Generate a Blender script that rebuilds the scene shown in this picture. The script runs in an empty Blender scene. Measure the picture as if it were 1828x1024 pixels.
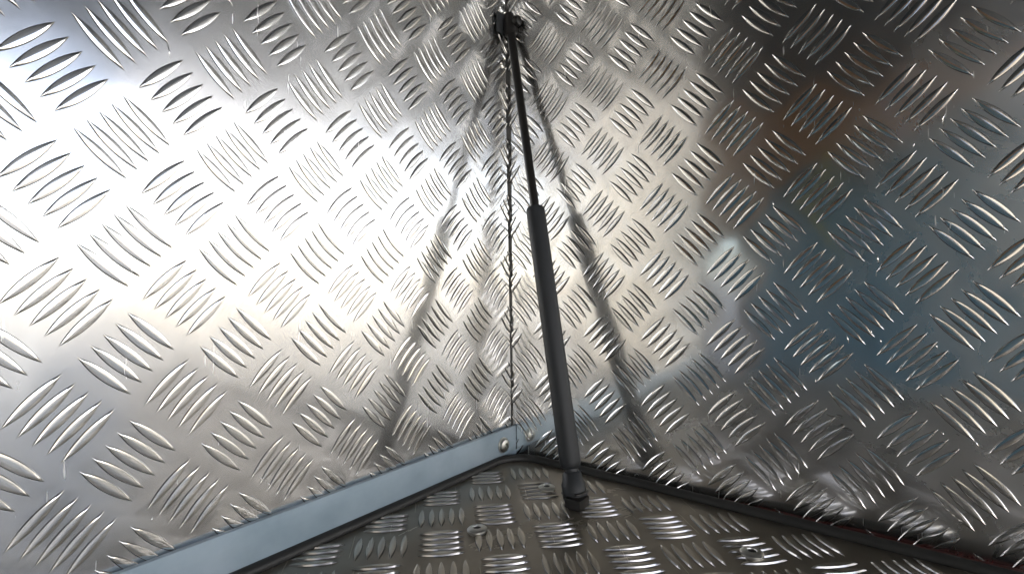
import bpy, bmesh, math, random
from mathutils import Vector, Matrix
import numpy as np
random.seed(7)
S = 0.018                                   # one tread-pattern unit in metres
RT = math.sqrt(0.5)
DL = Vector((-RT, -RT, 0)); DR = Vector((RT, -RT, 0)); UP = Vector((0, 0, 1))
scene = bpy.context.scene
col = scene.collection

# ------------------------------------------------------------------ camera, world, sun, exposure
def W(u, v, z):                             # (along left panel, along right panel, height) -> world
    return (DL * u + DR * v + UP * z) * S
cd = bpy.data.cameras.new('camera'); cam = bpy.data.objects.new('camera', cd); col.objects.link(cam)
right = Vector((0.98995851, -0.14093542, -0.01092492)); upv = Vector((0.01215947, 0.00790151, 0.99989485))
fwd = Vector((0.14083428, 0.98998726, -0.00953587))
cpos = Vector((-2.68045, -19.19905, 6.2474)) * S
m = Matrix((right, upv, -fwd)).transposed().to_4x4(); m.translation = cpos
cam.matrix_world = m
cd.sensor_width = 36; cd.lens = 36 * 953.288 / 1828; cd.clip_start = 0.01; cd.clip_end = 2000
scene.camera = cam

SUN_EL, SUN_DIR = math.radians(36), (DR * 0.95 + DL * 0.40).normalized()   # where the sun stands
world = bpy.data.worlds.new('World'); scene.world = world; world.use_nodes = True
nt = world.node_tree
sky = nt.nodes.new('ShaderNodeTexSky'); sky.sky_type = 'NISHITA'; sky.sun_disc = False
sky.sun_elevation = SUN_EL
sky.sun_rotation = math.atan2(SUN_DIR.x, SUN_DIR.y)
sky.air_density = 0.8; sky.dust_density = 2.0; sky.ozone_density = 3.0
bg = nt.nodes['Background']; bg.inputs['Strength'].default_value = 0.15
nt.links.new(sky.outputs[0], bg.inputs['Color'])
sl = bpy.data.lights.new('sun', 'SUN'); sl.energy = 3.5; sl.angle = math.radians(0.5); sl.color = (1, 0.95, 0.88)
so = bpy.data.objects.new('sun', sl); col.objects.link(so)
sd = SUN_DIR * math.cos(SUN_EL) + UP * math.sin(SUN_EL)
so.rotation_euler = sd.to_track_quat('Z', 'Y').to_euler()
scene.view_settings.view_transform = 'Standard'; scene.view_settings.look = 'None'
scene.view_settings.exposure = 1.58; scene.view_settings.gamma = 1
scene.render.engine = 'CYCLES'
scene.cycles.max_bounces = 14; scene.cycles.glossy_bounces = 12; scene.cycles.diffuse_bounces = 4
scene.cycles.caustics_reflective = True; scene.cycles.blur_glossy = 0.3
scene.cycles.use_denoising = True

# ------------------------------------------------------------------ materials
class N:
    def __init__(s, name):
        s.m = bpy.data.materials.new(name); s.m.use_nodes = True; s.t = s.m.node_tree
        s.b = s.t.nodes['Principled BSDF']; s.out = s.t.nodes['Material Output']
    def n(s, kind, **kw):
        x = s.t.nodes.new(kind)
        for k, v in kw.items():
            if k in x.inputs.keys(): x.inputs[k].default_value = v
            else: setattr(x, k, v)
        return x
    def l(s, a, b): s.t.links.new(a, b)
    def ramp(s, fac, stops):
        r = s.n('ShaderNodeValToRGB'); e = r.color_ramp.elements
        while len(e) < len(stops): e.new(0.5)
        for el, (p, c) in zip(e, stops):
            el.position = p; el.color = (*c, 1) if len(c) == 3 else c
        s.l(fac, r.inputs[0]); return r.outputs[0]
    def math(s, op, a, b=None):
        x = s.n('ShaderNodeMath', operation=op)
        for i, v in enumerate((a, b)):
            if v is None: continue
            if isinstance(v, (int, float)): x.inputs[i].default_value = v
            else: s.l(v, x.inputs[i])
        return x.outputs[0]

def aluminium(name, color, rough, rough2, fac2, lattice=None, wave=1.0, dirt=0.0, ridge=1.0):
    a = N(name); t = a.t
    tc = a.n('ShaderNodeTexCoord')
    geo = a.n('ShaderNodeNewGeometry')
    p1 = a.b; p2 = a.n('ShaderNodeBsdfPrincipled')
    mix = a.n('ShaderNodeMixShader'); mix.inputs[0].default_value = fac2
    a.l(p1.outputs[0], mix.inputs[1]); a.l(p2.outputs[0], mix.inputs[2]); a.l(mix.outputs[0], a.out.inputs[0])
    pos = geo.outputs['Position']
    n1 = a.n('ShaderNodeTexNoise', Scale=55.0, Detail=5.0, Roughness=0.6); a.l(pos, n1.inputs['Vector'])
    n2 = a.n('ShaderNodeTexNoise', Scale=900.0, Detail=3.0, Roughness=0.6); a.l(pos, n2.inputs['Vector'])
    n3 = a.n('ShaderNodeTexNoise', Scale=18.0, Detail=2.0); a.l(pos, n3.inputs['Vector'])
    n4 = a.n('ShaderNodeTexNoise', Scale=9.0, Detail=6.0, Roughness=0.65, Distortion=1.2); a.l(pos, n4.inputs['Vector'])
    smear = a.ramp(n4.outputs['Fac'], [(0.5, (0, 0, 0)), (0.68, (1, 1, 1))])
    mp = a.n('ShaderNodeMapping'); mp.inputs['Rotation'].default_value = (0.5, 0.9, 0.3); mp.inputs['Scale'].default_value = (900, 22, 60); a.l(pos, mp.inputs[0])
    n5 = a.n('ShaderNodeTexNoise', Scale=1.0, Detail=2.0); a.l(mp.outputs[0], n5.inputs['Vector'])
    scr = a.ramp(n5.outputs['Fac'], [(0.72, (0, 0, 0)), (0.76, (1, 1, 1))])
    cc = a.ramp(n1.outputs['Fac'], [(0.3, tuple(c * (1 - dirt) for c in color)), (0.7, color)])
    for p, r in ((p1, rough), (p2, rough2)):
        a.l(cc, p.inputs['Base Color']); p.inputs['Metallic'].default_value = 1
        rr = a.math('ADD', a.math('MULTIPLY', n1.outputs['Fac'], r * 0.5), r * 0.75)
        rr = a.math('ADD', rr, a.math('MULTIPLY', smear, r * 0.35))
        rr = a.math('ADD', rr, a.math('MULTIPLY', scr, 0.25))
        a.l(rr, p.inputs['Roughness'])
    h = a.math('MULTIPLY', n3.outputs['Fac'], 0.00008 * wave)
    if lattice:                              # the sheet is drawn slightly by every embossed group
        sep = a.n('ShaderNodeSeparateXYZ'); a.l(tc.outputs['Object'], sep.inputs[0])
        ux, uy, u0, v0 = lattice
        k = math.pi / (math.sqrt(2) * S) * math.sqrt(2) / math.sqrt(2)
        X = a.math('SUBTRACT', sep.outputs[ux], u0 * S); Y = a.math('SUBTRACT', sep.outputs[uy], v0 * S)
        c1 = a.math('COSINE', a.math('MULTIPLY', a.math('ADD', X, Y), math.pi / S))
        c2 = a.math('COSINE', a.math('MULTIPLY', a.math('SUBTRACT', X, Y), math.pi / S))
        h = a.math('ADD', h, a.math('MULTIPLY', a.math('ADD', c1, c2), 0.000008 * ridge))
    bp = a.n('ShaderNodeBump', Strength=1.0, Distance=1.0); a.l(h, bp.inputs['Height'])
    for p in (p1, p2): a.l(bp.outputs[0], p.inputs['Normal'])
    return a.m

def plain(name, color, rough=0.5, metal=0.0, var=0.12, scale=60.0, bump=0.0, bscale=400.0, spec=0.5):
    a = N(name); geo = a.n('ShaderNodeNewGeometry')
    n1 = a.n('ShaderNodeTexNoise', Scale=scale, Detail=6.0, Roughness=0.6); a.l(geo.outputs['Position'], n1.inputs['Vector'])
    a.l(a.ramp(n1.outputs['Fac'], [(0.3, tuple(c * (1 - var) for c in color)), (0.7, tuple(min(1, c * (1 + var)) for c in color))]), a.b.inputs['Base Color'])
    a.l(a.math('ADD', a.math('MULTIPLY', n1.outputs['Fac'], rough * 0.3), rough * 0.85), a.b.inputs['Roughness'])
    a.b.inputs['Metallic'].default_value = metal
    a.b.inputs['Specular IOR Level'].default_value = spec
    if bump:
        n2 = a.n('ShaderNodeTexNoise', Scale=bscale, Detail=4.0); a.l(geo.outputs['Position'], n2.inputs['Vector'])
        bp = a.n('ShaderNodeBump', Strength=1.0, Distance=bump); a.l(n2.outputs['Fac'], bp.inputs['Height']); a.l(bp.outputs[0], a.b.inputs['Normal'])
    return a.m

ALU = (0.91, 0.90, 0.87)
M_left = aluminium('bright_aluminium_left', (0.89, 0.89, 0.885), 0.09, 0.20, 0.74, (0, 2, 12.823 % 1, 9.996 % 1), ridge=2.4)
M_right = aluminium('bright_aluminium_right', ALU, 0.09, 0.235, 0.54, (0, 2, 7.739 % 1, 12.4025 % 1), ridge=3.2)
M_floor = aluminium('worn_aluminium_floor', (0.33, 0.30, 0.25), 0.22, 0.5, 0.55, None, 1.0, 0.18)
M_bar = aluminium('embossed_aluminium', ALU, 0.08, 0.35, 0.18, None, 0.0)
M_fbar = aluminium('worn_embossed_aluminium', (0.56, 0.52, 0.45), 0.15, 0.42, 0.4, None, 0.0, 0.1)
M_flank_shade = aluminium('shaded_aluminium_flank', (0.36, 0.355, 0.35), 0.16, 0.4, 0.3, None, 0.0)  # darker colour paints in the shaded outline of each bar
M_rubber = plain('black_rubber', (0.018, 0.018, 0.017), 0.55, bump=0.0002)
M_strut = plain('black_strut_paint', (0.024, 0.0265, 0.029), 0.5, spec=0.3, bump=0.00002, bscale=1500)
M_rod = plain('black_rod', (0.012, 0.011, 0.01), 0.3)
M_red = plain('dark_red_paint', (0.075, 0.008, 0.006), 0.45, var=0.35)
M_steel = plain('rivet_aluminium', (0.52, 0.52, 0.49), 0.36, 1.0)
M_hole = plain('dark_steel', (0.03, 0.03, 0.03), 0.5, 0.6)
M_concrete = plain('concrete', (0.07, 0.07, 0.068), 0.85, scale=6, var=0.25, bump=0.002, bscale=60)
M_roof = plain('grey_sheet_roof', (0.05, 0.06, 0.07), 0.6, var=0.1, scale=3)
def zinc():
    a = N('zinc_plated_steel'); tc = a.n('ShaderNodeTexCoord')
    mp = a.n('ShaderNodeMapping'); mp.inputs['Scale'].default_value = (12, 120, 420); a.l(tc.outputs['Object'], mp.inputs[0])
    n1 = a.n('ShaderNodeTexNoise', Scale=1.0, Detail=5.0, Roughness=0.65); a.l(mp.outputs[0], n1.inputs['Vector'])
    n2 = a.n('ShaderNodeTexNoise', Scale=45.0, Detail=4.0); a.l(tc.outputs['Object'], n2.inputs['Vector'])
    a.l(a.ramp(n2.outputs['Fac'], [(0.3, (0.25, 0.33, 0.39)), (0.7, (0.35, 0.43, 0.50))]), a.b.inputs['Base Color'])
    a.b.inputs['Metallic'].default_value = 0.3
    a.l(a.math('ADD', a.math('MULTIPLY', n1.outputs['Fac'], 0.2), 0.48), a.b.inputs['Roughness'])
    vo = a.n('ShaderNodeTexVoronoi', Scale=55.0); a.l(tc.outputs['Object'], vo.inputs['Vector'])
    sp = a.ramp(vo.outputs['Distance'], [(0.035, (1, 1, 1)), (0.06, (0, 0, 0))])
    mx = a.n('ShaderNodeMix', data_type='RGBA'); a.l(sp, mx.inputs[0]); a.l(a.b.inputs['Base Color'].links[0].from_socket, mx.inputs[6])
    mx.inputs[7].default_value = (0.8, 0.8, 0.78, 1); a.l(mx.outputs[2], a.b.inputs['Base Color'])
    bp = a.n('ShaderNodeBump', Strength=1.0, Distance=0.00003); a.l(n1.outputs['Fac'], bp.inputs['Height']); a.l(bp.outputs[0], a.b.inputs['Normal'])
    return a.m
M_zinc = zinc()

# ------------------------------------------------------------------ helpers
def link(name, me, mat, parent=None, mw=None):
    o = bpy.data.objects.new(name, me); col.objects.link(o)
    if mat is not None:
        me.materials.clear(); me.materials.append(mat)
    if parent: o.parent = parent
    if mw is not None: o.matrix_local = mw
    return o
def tag(o, label=None, cat=None, group=None, kind=None):
    if label: o['label'] = label
    if cat: o['category'] = cat
    if group: o['group'] = group
    if kind: o['kind'] = kind
    return o
def empty(name, mw=None):
    o = bpy.data.objects.new(name, None); o.empty_display_size = 0.01; col.objects.link(o)
    if mw is not None: o.matrix_world = mw
    return o
def mesh(name, bm, smooth=True, sharp=None):
    bmesh.ops.recalc_face_normals(bm, faces=bm.faces)
    me = bpy.data.meshes.new(name); bm.to_mesh(me); bm.free()
    if smooth:
        me.polygons.foreach_set('use_smooth', [True] * len(me.polygons))
        if sharp: me.set_sharp_from_angle(angle=math.radians(sharp))
    return me
def prism(bm, pts_a, pts_b):
    va = [bm.verts.new(p) for p in pts_a]; vb = [bm.verts.new(p) for p in pts_b]; n = len(va)
    bm.faces.new(va); bm.faces.new(vb[::-1])
    for i in range(n): bm.faces.new((va[i], vb[i], vb[(i + 1) % n], va[(i + 1) % n]))
def box(bm, x0, x1, y0, y1, z0, z1, bev=0.0):
    b = bmesh.new()
    prism(b, [(x0, y0, z0), (x1, y0, z0), (x1, y1, z0), (x0, y1, z0)], [(x0, y0, z1), (x1, y0, z1), (x1, y1, z1), (x0, y1, z1)])
    if bev: bmesh.ops.bevel(b, geom=b.edges[:], offset=bev, segments=2, affect='EDGES', profile=0.7)
    me = bpy.data.meshes.new('tmp'); b.to_mesh(me); b.free(); bm.from_mesh(me); bpy.data.meshes.remove(me)
def lathe(bm, prof, mw=Matrix(), seg=28):
    rings = []
    for r, z in prof:
        if r < 1e-7: rings.append([bm.verts.new(mw @ Vector((0, 0, z)))])
        else: rings.append([bm.verts.new(mw @ Vector((r * math.cos(2 * math.pi * i / seg), r * math.sin(2 * math.pi * i / seg), z))) for i in range(seg)])
    for a, b in zip(rings, rings[1:]):
        for i in range(seg):
            j = (i + 1) % seg
            if len(a) == 1 and len(b) == 1: continue
            if len(a) == 1: bm.faces.new((a[0], b[i], b[j]))
            elif len(b) == 1: bm.faces.new((a[i], b[0], a[j]))
            else: bm.faces.new((a[i], b[i], b[j], a[j]))
def tube(bm, pts, r, seg=14, cap=True):
    pts = [Vector(p) for p in pts]; rings = []; ref = Vector((0.13, 0.21, 1)).normalized()
    for i, p in enumerate(pts):
        d = (pts[min(i + 1, len(pts) - 1)] - pts[max(i - 1, 0)]).normalized()
        x = d.cross(ref).normalized(); y = d.cross(x); rr = r[i] if isinstance(r, (list, tuple)) else r
        rings.append([bm.verts.new(p + (x * math.cos(2 * math.pi * k / seg) + y * math.sin(2 * math.pi * k / seg)) * rr) for k in range(seg)])
    for a, b in zip(rings, rings[1:]):
        for k in range(seg): bm.faces.new((a[k], a[(k + 1) % seg], b[(k + 1) % seg], b[k]))
    if cap: bm.faces.new(rings[0]); bm.faces.new(rings[-1][::-1])
def frame(x, y, z, o):                       # matrix from axes and origin
    mm = Matrix((x, y, z)).transposed().to_4x4(); mm.translation = o; return mm

# ------------------------------------------------------------------ the embossed tread bar
BL, BW = 1.13 * S, 0.190 * S
def bar_arrays(nl, nw, h=1.0):
    """a lens-shaped lug: a short steep flank all round and a gently crowned top"""
    vs, fs, mi = [], [], []
    fl, hf, cr = 0.017 * S, 0.028 * S * h, 0.008 * S * h
    for i in range(nl + 1):
        t = -1 + 2 * i / nl; t = math.copysign(abs(t) ** 0.85, t)
        w = BW / 2 * max(1 - abs(t) ** 2.0, 0.02)
        k = min(1.0, w / (1.6 * fl)); e = min(fl, w * 0.55)
        for j in range(nw + 1):
            s = -1 + 2 * j / nw
            if j in (0, nw): y, z = s * w, -0.004 * S
            else:
                q = (j - 1) / (nw - 2) * 2 - 1
                y = q * (w - e); z = k * (hf + cr * (1 - q * q) * (1 - t * t) ** 0.5)
            if i in (0, nl): z = -0.004 * S
            vs.append((t * BL / 2, y, z))
    for i in range(nl):
        for j in range(nw):
            a = i * (nw + 1) + j
            fs.append((a, a + nw + 1, a + nw + 2, a + 1))
            mi.append(1 if j in (0, nw - 1) else 0)       # shading of the steep flank painted into its colour
    return vs, fs, mi
def bar_mesh(name, mat, nl=12, nw=6, h=1.0):
    v, f, mi = bar_arrays(nl, nw, h); me = bpy.data.meshes.new(name); me.from_pydata(v, [], f)
    me.polygons.foreach_set('use_smooth', [True] * len(f)); me.materials.append(mat); me.materials.append(M_flank_shade); me.polygons.foreach_set('material_index', mi); me.update(); me.set_sharp_from_angle(angle=math.radians(38)); return me
camdata = (cpos, right, upv, fwd)
def pix(p):
    d = p - cpos; z = d.dot(fwd)
    if z < 0.01: return None
    return (914 + 953.288 * d.dot(right) / z, 512 - 953.288 * d.dot(upv) / z, z)
PITCH = 0.264 * S
def clip_mesh(src, mw, planes):              # cut a bar where its sheet ends; planes are in the parent's space
    bm = bmesh.new(); bm.from_mesh(src); inv = mw.inverted()
    for co, no in planes:
        l_co = inv @ Vector(co); l_no = (inv.to_3x3() @ Vector(no)).normalized()
        bmesh.ops.bisect_plane(bm, geom=bm.verts[:] + bm.edges[:] + bm.faces[:], plane_co=l_co, plane_no=l_no, clear_outer=True)
    if not bm.faces: bm.free(); return None
    me = bpy.data.meshes.new('tread_bar_cut'); bm.to_mesh(me); bm.free()
    me.polygons.foreach_set('use_smooth', [True] * len(me.polygons)); return me
def lay_bars(parent, groups, mat, keep, planes=(), hide=None, h=1.0):
    """groups: (centre, direction, normal) in the parent's space; every bar of a group is its own object"""
    src = bar_mesh('tread_bar', mat, 12, 6, h)
    pw = parent.matrix_world; cand = []
    for c, d, n in groups:
        side = n.cross(d)
        for k in range(-2, 3):
            o = c + side * (k * PITCH)
            e = [o + d * (s * BL / 2) for s in (-1, 1)]
            if not keep(o, e): continue
            mw = frame(d, side, n, o)
            size = 0
            pp = [pix(pw @ x) for x in (e[0], o, e[1])]
            if all(pp) and any(-5 < p[0] < 1833 and -5 < p[1] < 1029 for p in pp) and not (hide and hide(o, e)):
                size = math.hypot(pp[0][0] - pp[2][0], pp[0][1] - pp[2][1])
                dd = (pw @ o - cpos).normalized(); size *= 0.3 + abs((pw.to_3x3() @ side).dot(dd.cross(pw.to_3x3() @ d).normalized()))
            cut = any(any((Vector(x) - Vector(co)).dot(Vector(no)) > 0 for x in e) for co, no in planes)
            cand.append((size, mw, cut))
    cand.sort(key=lambda x: -x[0])
    n = 0; rest_v, rest_f, rest_m = [], [], []
    for size, mw, cut in cand:
        me = src
        if cut:
            me = clip_mesh(src, mw, planes)
            if me is None: continue
        if size > 0 and n < 300:
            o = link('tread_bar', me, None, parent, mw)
            if cut and not me.materials: me.materials.append(mat); me.materials.append(M_flank_shade)
            n += 1
        else:
            if me is src:
                vv, ff, mm = (bar_arrays(12, 6, h) if size > 0 else bar_arrays(8, 4, h))
            else:
                vv = [v.co.copy() for v in me.vertices]; ff = [tuple(p.vertices) for p in me.polygons]; mm = [p.material_index for p in me.polygons]
            b0 = len(rest_v); rest_v.extend([mw @ Vector(v) for v in vv]); rest_f.extend([tuple(i + b0 for i in f) for f in ff]); rest_m.extend(mm)
    if rest_v:
        me = bpy.data.meshes.new('tread_relief'); me.from_pydata(rest_v, [], rest_f)
        me.polygons.foreach_set('use_smooth', [True] * len(rest_f)); me.update()
        o = link('tread_relief', me, mat, parent); me.materials.append(M_flank_shade); me.polygons.foreach_set('material_index', rest_m); o['kind'] = 'stuff'

# ------------------------------------------------------------------ left panel (local: x along, y towards the inside, z up)
UL, HL, VR = 22.3, 27.0, 40.0
def seam(z): return 0.07 + 0.09 * min(max((z - 3) / 8, 0), 1)
PL = empty('treadplate_panel', frame(DL, DR, UP, Vector()))
tag(PL, 'left bright aluminium five-bar treadplate wall, glaring white with reflected daylight', 'metal panel')
bm = bmesh.new()
zs = [-0.4, 3, 11, HL]
va = [(seam(z) * S, 0, z * S) for z in zs] + [(UL * S, 0, HL * S), (UL * S, 0, -0.4 * S)]
prism(bm, va, [(x, -0.12 * S, z) for x, y, z in va])
link('sheet', mesh('sheet', bm, False), M_left, PL)
groups = []
for cu in range(-12, 16):
    for cv in range(-12, 20):
        if (cu - cv) % 2: continue
        u, z = 12.823 - cu, 9.996 + cv
        d = Vector((-1, 0, 1)) if cu % 2 == 0 else Vector((1, 0, 1))
        groups.append((Vector((u, 0, z)) * S, d.normalized(), Vector((0, 1, 0))))
lay_bars(PL, groups, M_bar, lambda o, e: max(x.x for x in e) > 0.12 * S and max(x.x for x in e) < (UL - .1) * S and max(x.z for x in e) > 0.2 * S and max(x.z for x in e) < (HL - .1) * S,
         [((0.10 * S, 0, 0), (-1, 0, 0)), ((0, 0, -0.3 * S), (0, 0, -1))], hide=lambda o, e: max(x.z for x in e) < 1.1 * S)

# ------------------------------------------------------------------ right panel (local: x along, -y towards the inside, z up)
PR = empty('treadplate_panel', frame(DR, -DL, UP, Vector()))
tag(PR, 'right bright aluminium five-bar treadplate wall reflecting the black strut and dark shapes', 'metal panel')
bm = bmesh.new()
box(bm, -0.12 * S, VR * S, 0, 0.12 * S, -0.4 * S, HL * S)
link('sheet', mesh('sheet', bm, False), M_right, PR)
groups = []
for cu in range(-9, 34):
    for cv in range(-14, 16):
        if (cu - cv) % 2: continue
        v, z = 7.739 + cu, 12.4025 + cv
        d = Vector((1, 0, 1)) if cu % 2 == 0 else Vector((1, 0, -1))
        groups.append((Vector((v, 0, z)) * S, d.normalized(), Vector((0, -1, 0))))
lay_bars(PR, groups, M_bar, lambda o, e: max(x.x for x in e) > 0.05 * S and max(x.x for x in e) < (VR - .1) * S and max(x.z for x in e) > 0.0 and max(x.z for x in e) < (HL - .1) * S,
         [((0.0, 0, 0), (-1, 0, 0)), ((0, 0, -0.3 * S), (0, 0, -1))])

# added dark filler standing in for shade in the open corner seam
bm = bmesh.new()
pa = [(-0.01 * S, z) for z in (-0.4 * S, HL * S)] + [((seam(z) + 0.02) * S, z * S) for z in (HL, 11, 3, -0.4)]
prism(bm, [(x, -0.02 * S, z) for x, z in pa], [(x, -0.11 * S, z) for x, z in pa])
o = link('seam_shade_filler', mesh('seam_shade_filler', bm, False), M_rubber, None, frame(DL, DR, UP, Vector()))
tag(o, 'thin black filler standing in for shade in the upright seam between the two treadplate walls', 'seal')

# ------------------------------------------------------------------ floor panel
def edge_u(v): return 0.30 + 0.045 * min(max(v - 5, 0), 10)        # the floor's edge drifts from the right wall
FL = empty('treadplate_panel', frame(DL, DR, UP, Vector()))
tag(FL, 'dull brownish treadplate floor with smaller looking bars and three rivets', 'metal panel')
def floor_outline():
    p = []
    for k in range(9):                        # rounded inner corner
        a = math.pi / 2 * k / 8
        p.append((1.2 - 0.9 * math.cos(a), 1.2 - 0.9 * math.sin(a)))   # from (u .3, v 1.2) to (u 1.2, v .3)
    return p
cor = floor_outline()
out = [(edge_u(VR), VR), (edge_u(15), 15), (edge_u(5), 5)] + cor + [(UL, 0.3), (UL, VR)]
bm = bmesh.new()
prism(bm, [(u * S, v * S, 0) for u, v in out], [(u * S, v * S, -0.12 * S) for u, v in out])
link('sheet', mesh('sheet', bm, False), M_floor, FL)
e1w = Vector((math.cos(-0.01277), math.sin(-0.01277), 0)); e2w = Vector((-e1w.y, e1w.x, 0))
fo = Vector((-1.15589, -2.09517, 0))
groups = []
inv = FL.matrix_world.inverted().to_3x3()
for i in range(-32, 32):
    for j in range(-34, 4):
        c = inv @ ((fo + e1w * (1.41421 * i) + e2w * (1.41421 * j)) * S)
        u, v = c.x / S, c.y / S
        if not (edge_u(v) + 0.1 < u < UL - 0.8 and 0.35 < v < VR - 0.8): continue
        d = inv @ (e1w if (i + j) % 2 == 0 else e2w)
        groups.append((c, d.normalized(), Vector((0, 0, 1))))
lay_bars(FL, groups, M_fbar, lambda o, e: o.x > (edge_u(o.y / S) - 0.1) * S and o.y > 0.3 * S,
         [((0.30 * S, 5 * S, 0), (-1, 0.045, 0)), ((0.30 * S, 0, 0), (-1, 0, 0)), ((0, 0.3 * S, 0), (0, -1, 0))], h=1.25)

# black rubber edging round the floor
path = [(edge_u(v) - 0.09, v) for v in (VR, 32, 27, 24, 18, 14, 11, 8, 5, 3.5, 2.4, 1.7)]
for k in range(9):
    a = math.pi / 2 * k / 8
    path.append((1.25 - 1.04 * math.cos(a), 1.25 - 1.04 * math.sin(a)))
path += [(u, 0.21) for u in (1.8, 3, 5, 8, 12, 16, UL)]
bm = bmesh.new(); tube(bm, [(u * S, v * S, 0.06 * S) for u, v in path], 0.15 * S, 14)
o = link('rubber_edging', mesh('rubber_edging', bm), M_rubber, None, frame(DL, DR, UP, Vector()))
tag(o, 'black rubber edging cord curving round the floor corner below both walls', 'rubber seal')
# dark tray under the gap
bm = bmesh.new(); box(bm, -0.1 * S, UL * S, -0.1 * S, VR * S, -0.75 * S, -0.45 * S)
o = link('base_tray', mesh('base_tray', bm, False), M_rubber, None, frame(DL, DR, UP, Vector()))
o['kind'] = 'structure'
# dark red painted lip along the foot of the right wall
bm = bmesh.new(); box(bm, 0.005 * S, 0.17 * S, 7.2 * S, VR * S, -0.3 * S, 0.05 * S, 0.03 * S)
o = link('painted_lip', mesh('painted_lip', bm, True, 40), M_red, None, frame(DL, DR, UP, Vector()))
tag(o, 'dark red painted lip in the gap along the foot of the right wall', 'lip')

def scratch(parent, axis, px):               # small burrs; axis 0: right panel, 1: left panel
    for x0, y0, x1, y1, bend in px:
        pts = []
        for x, y, off in ((x0, y0, 0), ((x0 + x1) / 2, (y0 + y1) / 2, bend), (x1, y1, 0)):
            d = right * ((x + off - 914) / 953.288) - upv * ((y - 512) / 953.288) + fwd
            nrm = DL if axis == 0 else DR
            t = -cpos.dot(nrm) / d.dot(nrm)
            pts.append(parent.matrix_world.inverted() @ (cpos + d * t))
        bm = bmesh.new(); tube(bm, pts, [0.006 * S, 0.016 * S, 0.006 * S], 5)
        link('scratch', mesh('scratch', bm), M_bar, parent)
scratch(PR, 0, [(1690, 198, 1685, 226, -5), (1568, 470, 1566, 455, 0), (1633, 253, 1630, 264, 0), (1512, 598, 1515, 612, 0), (1555, 586, 1556, 600, 0),
                (1572, 604, 1573, 614, 0), (1666, 612, 1672, 624, 3), (1678, 652, 1684, 662, 2), (1736, 782, 1750, 800, 0), (1680, 770, 1686, 776, 0), (1456, 684, 1456, 676, 0), (1380, 360, 1381, 368, 0)])
scratch(PL, 1, [(299, 80, 302, 105, 2), (438, 902, 452, 884, 0), (478, 860, 484, 872, 2), (270, 930, 273, 922, 0), (505, 645, 508, 650, 0), (470, 858, 464, 852, 1)])

# ------------------------------------------------------------------ zinc strip with its screw
ST = empty('metal_strip', frame(DL, DR, UP, Vector()))
tag(ST, 'flat blue-grey zinc-plated strip screwed along the foot of the left wall', 'metal strip')
bm = bmesh.new(); box(bm, 0.03 * S, UL * S, 0.063 * S, 0.19 * S, 0.02 * S, 1.06 * S, 0.02 * S)
link('bar', mesh('bar', bm, True, 40), M_zinc, ST)
def screw_at(parent, mw, name='screw'):
    bm = bmesh.new()
    lathe(bm, [(0.27 * S, 0), (0.27 * S, 0.03 * S), (0.235 * S, 0.035 * S), (0.235 * S, 0.07 * S), (0.21 * S, 0.12 * S), (0.14 * S, 0.155 * S), (0.10 * S, 0.16 * S), (0.085 * S, 0.06 * S), (0, 0.05 * S)], mw)
    return link(name, mesh(name, bm, True, 35), M_steel, parent)
screw_at(ST, frame(Vector((1, 0, 0)), Vector((0, 0, -1)), Vector((0, 1, 0)), Vector((0.80, 0.19, 0.55)) * S))

# ------------------------------------------------------------------ rivets
def rivet(u, v, label, tilt=0):
    o = empty('pop_rivet', frame(DL, DR, UP, W(u, v, 0.0)) @ Matrix.Rotation(tilt, 4, 'X'))
    tag(o, label, 'rivet', 'pop rivets in the treadplate floor')
    bm = bmesh.new()
    lathe(bm, [(0.22 * S, -0.01 * S), (0.22 * S, 0.03 * S), (0.255 * S, 0.05 * S), (0.255 * S, 0.09 * S), (0.23 * S, 0.115 * S), (0.17 * S, 0.135 * S), (0.11 * S, 0.14 * S), (0.095 * S, 0.12 * S), (0.095 * S, 0.0)])
    link('flange', mesh('flange', bm, True, 40), M_steel, o)
    bm = bmesh.new(); lathe(bm, [(0.0945 * S, 0.05 * S), (0.09 * S, 0.118 * S), (0, 0.12 * S)])
    link('mandrel', mesh('mandrel', bm), M_hole, o)
rivet(5.40, 2.95, 'bright round rivet sitting clear on the floor left of the strut foot, nearest the strip', 0.05)
rivet(2.12, 2.88, 'small round rivet close beside the strut foot near the corner', 0.0)
rivet(2.65, 8.75, 'rivet among bars on the right of the floor, under the right wall', -0.03)

# ------------------------------------------------------------------ gas strut
def sline(z): return W(0.1238 + (2.5162 - 0.1238) * (1 - z / 16) , 0.0965 + (4.1141 - 0.0965) * (1 - z / 16), z)
GS = empty('gas_strut', Matrix.Translation(sline(0)))
tag(GS, 'black gas strut with thin rod and thicker cylinder leaning in the corner', 'gas strut')
ax = (sline(16) - sline(0)).normalized(); sx = ax.cross(DL).normalized(); sy = ax.cross(sx)
def sm(z): return Matrix.Translation(-sline(0)) @ frame(sx, sy, ax, sline(z))
L = (sline(16) - sline(0)).length / 16     # length per unit of height
def span(z0, z1): return (z1 - z0) * L
bm = bmesh.new(); r = 0.305 * S; h = span(0.93, 8.62)
lathe(bm, [(0, 0), (r * 0.72, 0), (r * 0.9, 0.05 * S), (r, 0.18 * S), (r, h - 0.16 * S), (r * 0.97, h - 0.06 * S), (r * 0.86, h), (r * 0.45, h + 0.01 * S), (r * 0.4, h - 0.1 * S)], sm(0.93), 32)
link('cylinder', mesh('cylinder', bm, True, 50), M_strut, GS)
bm = bmesh.new(); lathe(bm, [(0.145 * S, 0), (0.145 * S, span(8.55, 15.1)), (0, span(8.55, 15.1))], sm(8.55), 20)
link('rod', mesh('rod', bm, True, 50), M_rod, GS)
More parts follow.
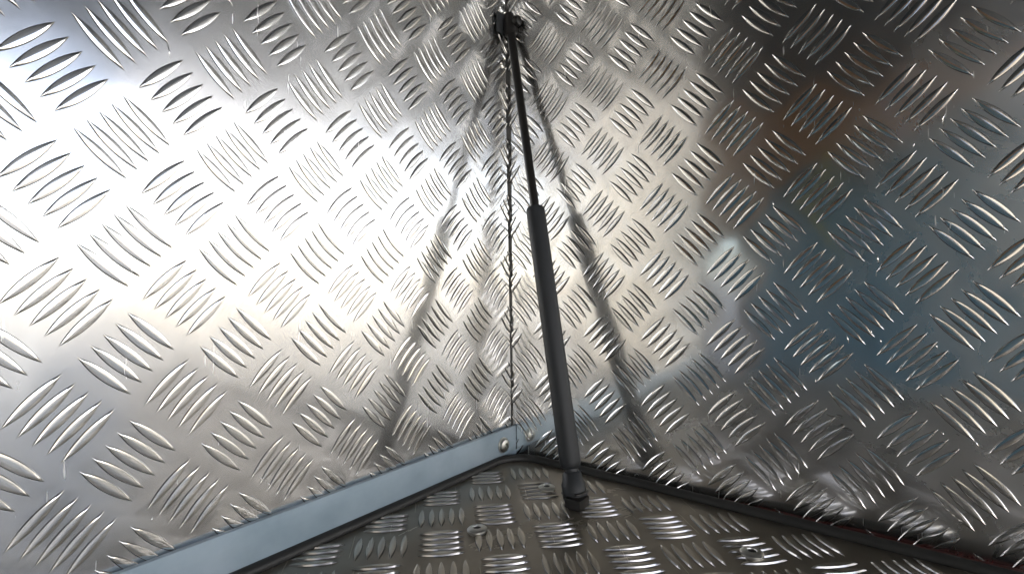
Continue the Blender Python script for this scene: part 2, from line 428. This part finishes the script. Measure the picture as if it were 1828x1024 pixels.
bm = bmesh.new(); lathe(bm, [(0.0, 0), (0.16 * S, 0), (0.2 * S, 0.02 * S), (0.2 * S, span(0.8, 0.95)), (0, span(0.8, 0.95))], sm(0.8), 20)
link('neck', mesh('neck', bm, True, 40), M_strut, GS)
def ball_end(z0, z1, rad):                 # socket: a rounded block along the axis
    bm = bmesh.new(); h = span(z0, z1)
    lathe(bm, [(0, 0), (rad * 0.6, 0.0), (rad * 0.9, 0.06 * S), (rad, 0.14 * S), (rad, h * 0.62), (rad * 0.86, h * 0.74), (rad * 0.80, h - 0.05 * S), (rad * 0.7, h), (0, h)], sm(z0), 12)
    return bm
bm = ball_end(0.05, 0.84, 0.345 * S)
o1 = link('ball_socket', mesh('ball_socket', bm, True, 32), M_strut, GS)
bm = bmesh.new()                            # spring clip round the socket
mm = sm(0.3) @ Matrix.Translation((0, 0, 0))
tube(bm, [mm @ Vector((0.37 * S * math.cos(a), 0.37 * S * math.sin(a), 0.03 * S * math.sin(2 * a))) for a in [math.radians(x) for x in range(-60, 200, 12)]], 0.035 * S, 8)
link('spring_clip', mesh('spring_clip', bm), M_rod, o1)
bm = ball_end(14.95, 15.75, 0.26 * S)
o2 = link('ball_socket', mesh('ball_socket', bm, True, 32), M_rod, GS)
# brackets the strut is hung on
BT = empty('strut_bracket', frame(DL, DR, UP, W(0.45, 0, 15.4)))
tag(BT, 'black mounting bracket with ball stud holding the strut at the top of the corner', 'bracket')
bm = bmesh.new(); box(bm, -0.26 * S, 0.30 * S, 0.06 * S, 0.13 * S, -0.42 * S, 0.30 * S, 0.03 * S)
link('plate', mesh('plate', bm, True, 40), M_strut, BT)
bm = bmesh.new(); mm = frame(Vector((1, 0, 0)), Vector((0, 0, -1)), Vector((0, 1, 0)), Vector((-0.22, 0.1, 0.0)) * S)
lathe(bm, [(0.19 * S, 0), (0.19 * S, 0.12 * S), (0.1 * S, 0.14 * S), (0.1 * S, 0.3 * S), (0.17 * S, 0.36 * S), (0.2 * S, 0.46 * S), (0.15 * S, 0.58 * S), (0, 0.62 * S)], mm, 16)
link('ball_stud', mesh('ball_stud', bm, True, 40), M_rod, BT)
bm = bmesh.new(); fm = Matrix.Translation(-sline(0)) @ frame(DL, DR, UP, sline(0))
b2 = bmesh.new(); box(b2, -0.12 * S, 0.42 * S, -0.12 * S, 0.36 * S, 0.004 * S, 0.30 * S, 0.05 * S); b2.transform(fm)
link('foot', mesh('foot', b2, True, 40), M_rod, GS); bm.free()

# ------------------------------------------------------------------ ground, plinth and surroundings added to shape the reflections
bm = bmesh.new(); box(bm, -400 * S, 9000 * S, -3000 * S, 9000 * S, -46 * S, -45 * S)
o = link('ground', mesh('ground', bm, False), M_concrete, None, frame(DL, DR, UP, Vector())); o['kind'] = 'structure'
bm = bmesh.new(); box(bm, -2 * S, 21 * S, -2 * S, VR * S, -44.9 * S, -0.8 * S)
o = link('plinth', mesh('plinth', bm, False), M_concrete, None, frame(DL, DR, UP, Vector())); o['kind'] = 'structure'
bm = bmesh.new(); VE = 180; ZE = 6.25 + 0.303 * (VE + 11.68)
pl = [(-220, -160), (183, -160), (183, 43), (145, 43), (145, 122), (240, 122), (240, VE), (-220, VE)]  # added roof; its outline is notched so daylight reaches the beige wall
prism(bm, [(u * S, v * S, ZE * S) for u, v in pl], [(u * S, v * S, (ZE + 6) * S) for u, v in pl])
o = link('added_canopy_roof', mesh('added_canopy_roof', bm, False), M_roof, None, frame(DL, DR, UP, Vector())); tag(o, 'added grey sheet canopy roof blocking the sky, mirrored above the white band on the left treadplate', 'roof')

TW = empty('added_timber_wall', frame(DL, DR, UP, Vector()))  # added wall out of view, darkens and browns the right panel's reflection
tag(TW, 'added dim brown boarded wall, out of view, mirrored at the upper right of the right treadplate', 'wall')
M_timber = plain('brown_timber', (0.70, 0.29, 0.10), 0.7, scale=9, var=0.35)
v = -35.0; k = 0
while v < 43:
    w = min(6.2, 43 - v)
    bm = bmesh.new(); box(bm, (175 + 0.4 * (k % 2)) * S, 183 * S, v * S, (v + w - 0.25) * S, -45 * S, (ZE - 0.1) * S)
    link('plank', mesh('plank', bm, False), M_timber, TW); v += w; k += 1
bm = bmesh.new(); box(bm, 175 * S, 183 * S, -46 * S, -35.3 * S, 20 * S, (ZE - 0.1) * S)
link('plank', mesh('plank', bm, False), M_timber, TW)
bm = bmesh.new(); box(bm, UL * S + 0.03, 183 * S, -54 * S, -46.2 * S, -45 * S, (ZE - 0.1) * S)  # added wall out of view, keeps daylight off this side
o = link('added_dark_wall', mesh('added_dark_wall', bm, False), plain('dark_boards', (0.022, 0.017, 0.013), 0.7, scale=8, var=0.4), None, frame(DL, DR, UP, Vector()))
tag(o, 'added dark side wall closing off daylight, mirrored left of the brown boards in the right treadplate', 'wall')
bm = bmesh.new()
pw = [(200, 51), (200 + 640, 51 + 480), (194 + 640, 59 + 480), (194, 59)]  # added wall, turned to the sun to brighten the mirrored warm patch
prism(bm, [(u * S, v * S, -45 * S) for u, v in pw], [(u * S, v * S, 290 * S) for u, v in pw])
o = link('added_beige_wall', mesh('added_beige_wall', bm, False), plain('beige_render', (0.42, 0.365, 0.275), 0.8, scale=5, var=0.06), None, frame(DL, DR, UP, Vector()))
tag(o, 'added pale beige wall angled to the sun, mirrored as the warm patch right of the corner', 'wall')

# ------------------------------------------------------------------ tarpaulin heap added to give the right wall its blue reflection
TP = empty('added_heap', frame(DL, DR, UP, W(140, 9, -45)))
tag(TP, 'added heap under a blue tarpaulin with a yellow strap, mirrored in the right treadplate', 'tarpaulin')
rng = random.Random(3)
bumps = [(rng.uniform(-36, 36), rng.uniform(-22, 22), rng.uniform(4, 11), rng.uniform(-6, 7)) for _ in range(60)]
def tarp_z(u, v):
    top = 76 + v * 0.24 + sum(h * math.exp(-((v - bv) ** 2 + (u - bu) ** 2) / (r * r)) for bv, bu, r, h in bumps)
    e = max(abs(u) / 26, abs(v) / 28)
    return top if e < 0.86 else top * max(0.0, 1 - ((e - 0.86) / 0.14) ** 1.5)
bm = bmesh.new(); nu, nv = 40, 60; vs = []
for i in range(nu + 1):
    for j in range(nv + 1):
        u = -26 + 52 * i / nu; v = -28 + 56 * j / nv
        vs.append(bm.verts.new(Vector((u + 0.8 * math.sin(v * 0.9 + u), v, tarp_z(u, v))) * S))
for i in range(nu):
    for j in range(nv):
        q = i * (nv + 1) + j; bm.faces.new((vs[q], vs[q + 1], vs[q + nv + 2], vs[q + nv + 1]))
link('tarpaulin', mesh('tarpaulin', bm), plain('blue_tarpaulin', (0.13, 0.28, 0.35), 0.55, scale=5, var=0.35), TP)
bm = bmesh.new()
tube(bm, [Vector((-23.6 - 0.12 * (80 - z) ** 0.5, -13 + 2.5 * math.sin(z * 0.35), z)) * S for z in range(56, 79, 2)], 0.9 * S, 8)
link('strap', mesh('strap', bm), plain('yellow_strap', (0.55, 0.45, 0.02), 0.6), TP)  # strap added in place of small yellow mirrored lights
